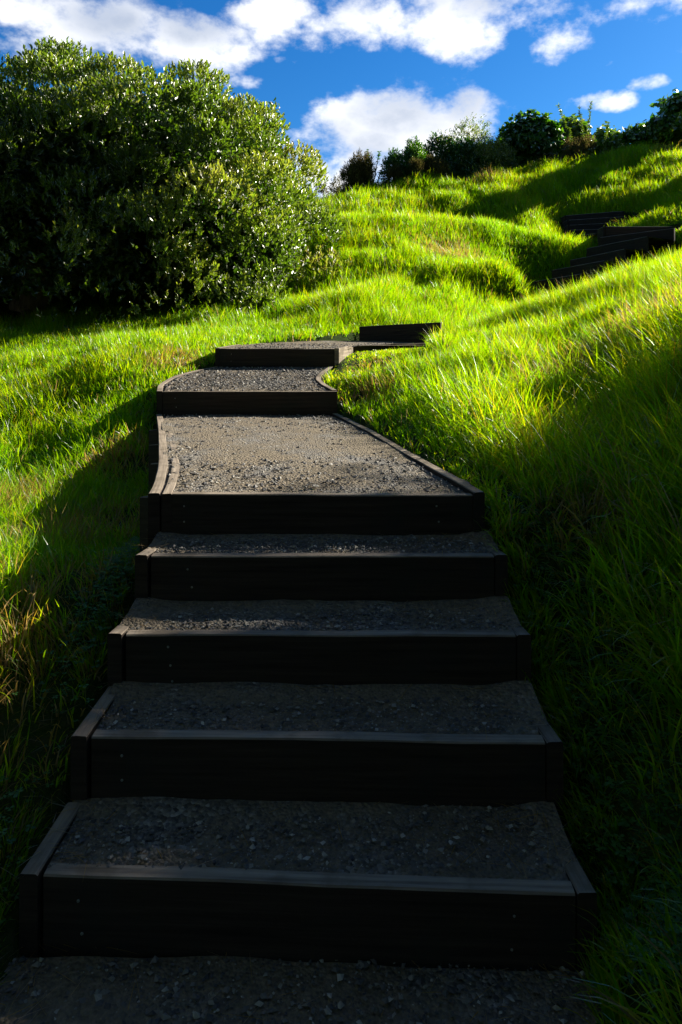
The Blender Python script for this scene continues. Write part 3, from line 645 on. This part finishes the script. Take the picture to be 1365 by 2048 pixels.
def tube(pts, r0, r1, seg=7, wob=.0):
    p = np.array(pts, float); m = len(p); t = np.gradient(p, axis=0); t /= np.linalg.norm(t, axis=1)[:, None]+1e-9
    V = []; r = np.linspace(r0, r1, m)
    for i in range(m):
        ref = np.array([1., 0, 0]) if abs(t[i, 2]) > .8 else np.array([0, 0, 1.])
        a = np.cross(t[i], ref); a /= np.linalg.norm(a); b = np.cross(t[i], a)
        for j in range(seg):
            th = j*6.2832/seg; rr = r[i]*(1+wob*(random.random()-.5)); V.append(p[i]+(a*math.cos(th)+b*math.sin(th))*rr)
    Q = [(i*seg+j, i*seg+(j+1) % seg, (i+1)*seg+(j+1) % seg, (i+1)*seg+j) for i in range(m-1) for j in range(seg)]
    return np.array(V), np.array(Q)
def wander(a, b, n=7, amp=.2, sag=0.0):
    a, b = np.array(a, float), np.array(b, float); t = np.linspace(0, 1, n)[:, None]
    p = a+(b-a)*t; d = np.cumsum(rng.normal(0, amp/math.sqrt(n), (n, 3)), 0); d -= d[-1]*t; p += d*np.sin(t*3.14); p[:, 2] += sag*np.sin(t[:, 0]*3.14); return p
def join_t(parts):
    V, Q = [], []; o = 0
    for v, q in parts: V.append(v); Q.append(q+o); o += len(v)
    return np.concatenate(V), np.concatenate(Q)
# big spreading tree: superellipsoid dome of leaf clumps
def dome_tree(name, label, c, rad, n_sub, n_in, seed, hollow=None, cat='tree', group=None, leaf=.075, per=9, n_cl=230):
    global rng
    rng = np.random.default_rng(seed)
    c = np.array(c, float); rad = np.array(rad, float); gz = float(ground(np.array([c[0]]), np.array([c[1]]))[0])
    e = empty(name, (c[0], c[1], gz), label, cat, group)
    # clump centres on the dome
    d = rng.normal(0, 1, (n_cl*14, 3)); d[:, 2] = np.abs(d[:, 2])*.9-.12; d /= np.linalg.norm(d, axis=1)[:, None]
    ex = 3.0; s = (np.abs(d)**ex).sum(1)**(-1/ex); pts = d*s[:, None]
    keep = []; 
    for i in range(len(pts)):
        if all(np.linalg.norm((pts[i]-pts[j])*rad) > .85 for j in keep): keep.append(i)
        if len(keep) >= n_cl: break
    pts = pts[keep]; cr = .62+.42*rng.random(len(pts)); cc_ = c+pts*rad*(.80+.19*rng.random((len(pts), 1)))
    nd = pts/rad; nd /= np.linalg.norm(nd, axis=1)[:, None]
    tint = rng.random(len(pts))
    per_cl = n_sub//len(pts); idx = np.repeat(np.arange(len(pts)), per_cl); m = len(idx)
    q = rng.normal(0, 1, (m, 3)); q /= np.linalg.norm(q, axis=1)[:, None]; q = q+nd[idx]*.7+np.array([0, 0, .35]); q /= np.linalg.norm(q, axis=1)[:, None]
    rr = cr[idx]*(.50+.52*rng.random(m)**.5)
    pos = cc_[idx]+q*rr[:, None]*np.array([1, 1, .85]); dn = q*.8+np.array([0, 0, .95])+rng.normal(0, .22, (m, 3))
    vv = .34+.42*tint[idx]+.25*(q[:, 2])-.1  # clump tops coloured lighter to stand for light from above
    gzv = lookup(GZ, pos[:, 0], pos[:, 1])
    k = pos[:, 2] > gzv+.05
    if hollow is not None: k &= ~hollow(pos, rng)
    pos, dn, vv = pos[k], dn[k], vv[k]
    parts = [rosettes(pos, dn, per, leaf, .40, vv, .75, .12)]
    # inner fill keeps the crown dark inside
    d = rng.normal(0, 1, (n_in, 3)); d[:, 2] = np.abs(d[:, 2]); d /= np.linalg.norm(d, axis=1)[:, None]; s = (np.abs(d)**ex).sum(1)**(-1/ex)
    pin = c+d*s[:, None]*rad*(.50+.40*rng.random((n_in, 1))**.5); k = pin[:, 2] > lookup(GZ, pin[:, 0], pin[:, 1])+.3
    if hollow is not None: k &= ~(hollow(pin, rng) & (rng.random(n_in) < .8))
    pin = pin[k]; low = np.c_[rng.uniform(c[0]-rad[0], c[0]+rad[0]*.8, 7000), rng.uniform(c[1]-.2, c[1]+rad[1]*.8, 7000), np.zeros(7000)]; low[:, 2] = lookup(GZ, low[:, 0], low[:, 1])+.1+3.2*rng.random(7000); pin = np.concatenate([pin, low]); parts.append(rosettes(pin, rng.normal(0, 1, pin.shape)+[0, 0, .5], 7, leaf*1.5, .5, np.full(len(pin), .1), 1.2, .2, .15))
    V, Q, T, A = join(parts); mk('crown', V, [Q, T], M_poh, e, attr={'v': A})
    base = np.array([c[0], c[1], gz-.2]); tv = [tube(wander(base, base+[.2, -.1, 1.5], 7, .1), .42, .30, 10, .15)]
    tv += [tube(wander(base+[.1*math.cos(a), .1*math.sin(a), .1], base+[.9*math.cos(a), .9*math.sin(a), -.05], 4, .05), .2, .08) for a in (0.4, 1.9, 3.5, 5.0)]
    V, Q = join_t(tv); mk('trunk', V, [Q], M_bark, e, smooth=True)
    for i in range(11):
        a = i*6.283/11+.3*random.random(); L = .45+.25*random.random(); end = c+np.array([math.cos(a)*rad[0]*L, math.sin(a)*rad[1]*L, rad[2]*(.02+.65*random.random()**1.2)])
        main = wander(base+[0, 0, .9+.8*random.random()], end, 9, .6, -.15); bt = [tube(main, .17, .04, 7, .2)]
        for j in range(6):
            k0 = random.randint(3, 8); dirn = rng.normal(0, 1, 3)*[1, 1, .6]+[math.cos(a), math.sin(a), .2]
            bt.append(tube(wander(main[k0], main[k0]+dirn/np.linalg.norm(dirn)*(.6+.7*random.random()), 6, .3), .045, .012, 5))
        V, Q = join_t(bt); mk('branch', V, [Q], M_bark, e, smooth=True)
    return e
def hol(p, r):
    # the low hollow at the left front where the branches show
    lim = 3.6+.5*np.sin(p[:, 0]*2.1)+.35*np.sin(p[:, 0]*5.3+1)
    s = (p[:, 2] < lim) & (p[:, 0] < -2.9) & (p[:, 1] < 14.1)
    t = (p[:, 2] < 2.5+.3*np.sin(p[:, 0]*4)) & (p[:, 0] < -1.6) & (p[:, 1] < 14.1)
    return (s | t) & (r.random(len(p)) < .90)
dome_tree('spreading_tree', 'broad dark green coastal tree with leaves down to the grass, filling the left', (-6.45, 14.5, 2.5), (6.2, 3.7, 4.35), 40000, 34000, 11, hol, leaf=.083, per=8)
# ------------------------------------------------------------------ crest shrubs
GS_ = 'shrubs along the crest of the hill'
def shrub(name, label, c, rad, n, per, leaf, aspect, mat, vv=(.2, .7), shape='oval', up=.6, stems=6, droop=.3, spread=1.0, lumps=9, seed=1):
    global rng
    rng = np.random.default_rng(seed); random.seed(seed)
    c = np.array(c, float); rad = np.array(rad, float)*[1.25, 1.1, 2.0]; gz = float(ground(np.array([c[0]]), np.array([c[1]]))[0])
    c[2] -= rad[2]*.08; n = int(n*1.8)
    e = empty(name, (c[0], c[1], gz), label, 'shrub', GS_)
    lc = rng.normal(0, .45, (lumps, 3)); lc[:, 2] = np.abs(lc[:, 2]); lr = .32+.25*rng.random(lumps); idx = rng.integers(0, lumps, n)
    q = rng.normal(0, 1, (n, 3)); q /= np.linalg.norm(q, axis=1)[:, None]; q[:, 2] = np.where(q[:, 2] < -.3, -q[:, 2], q[:, 2])
    loc = lc[idx]+q*lr[idx][:, None]*(.5+.5*rng.random((n, 1))**.5); mx = np.abs(loc).max(0); loc = loc/np.maximum(mx*.92, .3)
    loc[:, 2] -= .25*rng.random(n); pos = c+loc*rad; k = pos[:, 2] > lookup(GZ, pos[:, 0], pos[:, 1])+.04; pos, q = pos[k], q[k]
    v = vv[0]+(vv[1]-vv[0])*rng.random(len(pos))
    V, Q, T, A = rosettes(pos, q+[0, 0, up], per, leaf, aspect, v, spread, droop, leaf*.8, shape)
    mk('foliage', V, [Q, T], mat, e, attr={'v': A})
    b = np.array([c[0], c[1], gz-.1]); tv = []
    for i in range(stems):
        end = c+(rng.random(3)-.5)*2*rad*[.6, .6, .15]+[0, 0, rad[2]*.25]; main = wander(b+rng.normal(0, .06, 3)*[1, 1, 0], end, 6, .12); tv.append(tube(main, .03, .01, 5))
        for j in range(4):
            k0 = random.randint(2, 5); tv.append(tube(wander(main[k0], main[k0]+rng.uniform(-1, 1, 3)*rad*.28+[0, 0, rad[2]*.1], 4, .05), .012, .005, 4))
    V, Q = join_t(tv); mk('stem', V, [Q], M_bark, e, smooth=True)
    return e
def sprigs(name, label, c, n, h, spread, leaf, mat, v=(.2, .6), seed=3, lean=.15, group=GS_, cat='shrub', dens=85):
    """upright leafy stems"""
    global rng
    rng = np.random.default_rng(seed); random.seed(seed)
    gz = float(ground(np.array([c[0]]), np.array([c[1]]))[0]); e = empty(name, (c[0], c[1], gz), label, cat, group)
    tv = []; parts = []
    for i in range(n):
        b = np.array([c[0]+rng.normal(0, spread*.5), c[1]+rng.normal(0, spread*.5), gz-.05]); L = h*(.45+.6*random.random()) if i else h
        end = b+[rng.normal(0, lean)*L, rng.normal(0, lean)*L, L]; m = wander(b, end, 7, .05); tv.append(tube(m, .012, .004, 4))
        k = int(dens*L); tt = .25+.75*rng.random(k); pos = np.stack([np.interp(tt, np.linspace(0, 1, 7), m[:, a]) for a in range(3)], 1)
        dd = rng.normal(0, 1, (k, 3))*[1, 1, .3]+[0, 0, .7]
        parts.append(leaves(pos, dd, np.tile([0., 0, 1.], (k, 1))+rng.normal(0, .3, (k, 3)), leaf*(.6+.6*rng.random(k)), .4, v[0]+(v[1]-v[0])*rng.random(k)))
    V, Q = join_t(tv); mk('stem', V, [Q], M_bark, e, smooth=True)
    V, Q, T, A = join(parts); mk('foliage', V, [Q, T], mat, e, attr={'v': A})
    return e
def at(px, Y, dz=0):
    x = (px-CX)*Y/F; return x, Y, float(ground(np.array([x]), np.array([float(Y)]))[0])+dz
# pale bush at the tree's edge, feathery scrub, sapling, twiggy shrub, broad-leaf thicket, pale shrub, right-hand broad-leaf tree
x, Y, z = at(668, 22.5); shrub('pale_shrub', 'small pale grey green bush low on the skyline right beside the big tree', (x, Y, z+.2), (.45, .5, .55), 500, 5, .07, .3, M_olive, (.2, .7), seed=21)
x, Y, z = at(738, 21.5); shrub('feathery_scrub', 'feathery brown green scrub bush at the left end of the crest', (x, Y, z+.15), (.85, .7, .62), 2300, 6, .09, .10, M_olive, (.35, 1.0), up=1.3, droop=.05, spread=.6, seed=22)
x, Y, z = at(728, 22.0); sprigs('sapling', 'thin upright sapling poking above the feathery scrub', (x, Y), 7, 1.45, .45, .09, M_big, seed=23)
x, Y, z = at(812, 22.2); shrub('leafy_shrub', 'dark narrow shrub with upright shoots between the scrub and the long thicket', (x, Y, z+.3), (.62, .6, .68), 1300, 6, .07, .4, M_big, (.05, .5), seed=24)
x, Y, z = at(815, 22.3); sprigs('sapling', 'dark leafy shoots rising over the narrow shrub', (x, Y), 9, 1.6, .45, .09, M_big, seed=25)
x, Y, z = at(860, 22.0); shrub('feathery_scrub', 'low brown scrub bush in front of the dark shrubs', (x, Y-.3, z+.05), (.6, .5, .42), 1100, 6, .08, .10, M_olive, (.3, .9), up=1.3, droop=.05, spread=.6, seed=26)
x, Y, z = at(935, 23.4); shrub('twiggy_shrub', 'tall thin leaved twiggy shrub standing against the cloud', (x, Y, z+.75), (1.45, .9, .95), 2000, 5, .075, .28, M_poh, (.1, .95), up=.8, seed=27, stems=14, lumps=20)
x, Y, z = at(905, 23.2); shrub('leafy_shrub', 'low dark thicket under the twiggy shrub', (x, Y, z+.2), (1.25, .8, .85), 2600, 6, .085, .5, M_big, (.0, .35), seed=28, lumps=16)
x, Y, z = at(1045, 24.3); shrub('broad_leaved_shrub', 'wide rounded broad leaved shrub in the middle of the crest', (x, Y, z+.40), (1.7, .9, .86), 1800, 5, .15, .85, M_big, (.05, .6), 'heart', up=.3, seed=29, droop=.5)
x, Y, z = at(1150, 24.8); shrub('broad_leaved_shrub', 'bright broad leaved shrub right of the middle, below the tall sapling', (x, Y, z+.35), (1.4, .9, .85), 1400, 5, .15, .85, M_big, (.2, .95), 'heart', up=.3, seed=30, droop=.5)
x, Y, z = at(1172, 24.0); sprigs('sapling', 'tallest wispy sapling reaching into the small cloud', (x, Y), 8, 2.35, .6, .09, M_poh, seed=31)
x, Y, z = at(1150, 23.6); shrub('pale_shrub', 'pale brownish shrub in front of the broad leaved one', (x, Y, z+.15), (.55, .4, .52), 800, 5, .06, .3, M_olive, (.4, .9), seed=32)
x, Y, z = at(1215, 24.5); shrub('broad_leaved_shrub', 'small yellow green shrub at the right end of the thicket', (x, Y, z+.2), (.5, .5, .6), 320, 5, .14, .8, M_big, (.5, 1.0), 'heart', up=.3, seed=33, droop=.5)
x, Y, z = at(1352, 24.0); shrub('broad_leaved_tree', 'airy broad leaved shrub at the right edge of the skyline, apart from the thicket', (x, Y, z+.85), (1.4, 1.0, .56), 760, 5, .19, .85, M_big, (.1, .85), 'heart', up=.2, seed=34, droop=.5, stems=9, lumps=12)
x, Y, z = at(985, 24.6); shrub('leafy_shrub', 'dark filling shrub between the twiggy one and the wide rounded one', (x, Y, z+.4), (1.0, .8, .62), 1100, 6, .09, .45, M_big, (.0, .5), seed=41, lumps=16)
x, Y, z = at(1100, 25.2); shrub('twiggy_shrub', 'loose twiggy shrub showing behind the broad leaved thicket', (x, Y, z+.6), (1.5, .8, .66), 1500, 5, .08, .35, M_poh, (.1, .8), up=.8, seed=42, lumps=16, stems=10)
x, Y, z = at(780, 23.2); shrub('leafy_shrub', 'low dark bush linking the feathery scrub to the narrow shrub', (x, Y, z+.1), (.7, .6, .34), 700, 6, .08, .4, M_big, (.0, .5), seed=43, lumps=14)

# ------------------------------------------------------------------ trees outside the frame: one shading the stairs, others added to block skylight
def canopy_tree(name, label, c, rad, n_cl, per_cl, seed, tr=.34):
    global rng
    rng = np.random.default_rng(seed); random.seed(seed)
    c = np.array(c, float); rad = np.array(rad, float); gz = float(ground(np.array([c[0]]), np.array([c[1]]))[0])
    e = empty(name, (c[0], c[1], gz), label, 'tree', 'trees standing around the lower stairs')
    d = rng.normal(0, 1, (n_cl, 3)); d /= np.linalg.norm(d, axis=1)[:, None]; s = (np.abs(d)**5).sum(1)**(-1/5)
    loc = d*s[:, None]*(rng.random((n_cl, 1))**.30)*.93
    ca, sa = math.cos(R(SUN_AZ)), math.sin(R(SUN_AZ))       # long axis lies across the sun's direction
    L = loc*rad; W_ = np.stack([L[:, 0]*ca-L[:, 1]*-sa, L[:, 0]*-sa+L[:, 1]*ca, L[:, 2]], 1)
    cc_ = c+W_; idx = np.repeat(np.arange(n_cl), per_cl); m = len(idx)
    q = rng.normal(0, 1, (m, 3)); q /= np.linalg.norm(q, axis=1)[:, None]
    pos = cc_[idx]+q*(.85*rng.random((m, 1))**.5)*[1, 1, .7]
    V, Q, T, A = join([rosettes(pos, q+[0, 0, .5], 7, .13, .5, .2+.5*rng.random(m), 1.0, .2)])
    mk('crown', V, [Q, T], M_poh, e, attr={'v': A})
    base = np.array([c[0], c[1], gz-.3]); tv = [tube(wander(base, c+[0, 0, -rad[2]*.4], 8, .3), tr, tr*.6, 9, .1)]
    V, Q = join_t(tv); mk('trunk', V, [Q], M_bark, e, smooth=True)
    for i in range(9):
        k = rng.integers(0, n_cl); V, Q = tube(wander(c+[0, 0, -rad[2]*.4], cc_[k], 8, .5), tr*.4, .03, 6, .1); mk('branch', V, [Q], M_bark, e, smooth=True)
    return e
def us(u, s, z): a = R(SUN_AZ); return (s*math.sin(a)-u*math.cos(a), s*math.cos(a)+u*math.sin(a), z)
canopy_tree('shade_tree', 'tall tree outside the frame on the right whose crown shades the lower stairs', us(-.95, 14.6, 10.1), (3.5, 2.6, 3.4), 300, 60, 51)
T2 = canopy_tree('shade_tree', 'unseen tree added behind the viewpoint on the left to block sky light', (-4.5, -5.0, 4.6), (4.5, 4.0, 4.4), 150, 50, 52)
def copy_tree(o, loc, rz, label):
    c = o.copy(); COL.objects.link(c); c.location = loc; c.rotation_euler.z = rz; c['label'] = label
    for ch in o.children:
        k = ch.copy(); COL.objects.link(k); k.parent = c
    return c
for x, y, rz, lb in ((3.5, -6.0, 2.0, 'unseen tree added behind the viewpoint on the right to block sky light'), (-9.0, 1.0, 4.0, 'unseen tree added left of the stairs to block sky light'),
                     (8.5, -1.0, 1.0, 'unseen tree added on the right bank behind the viewpoint to block sky light'), (-.5, -10, 3.0, 'unseen tree added farthest behind the viewpoint to block sky light')):
    copy_tree(T2, (x, y, float(base_ground(np.array([x*1.]), np.array([y*1.]))[0][0])), rz, lb)
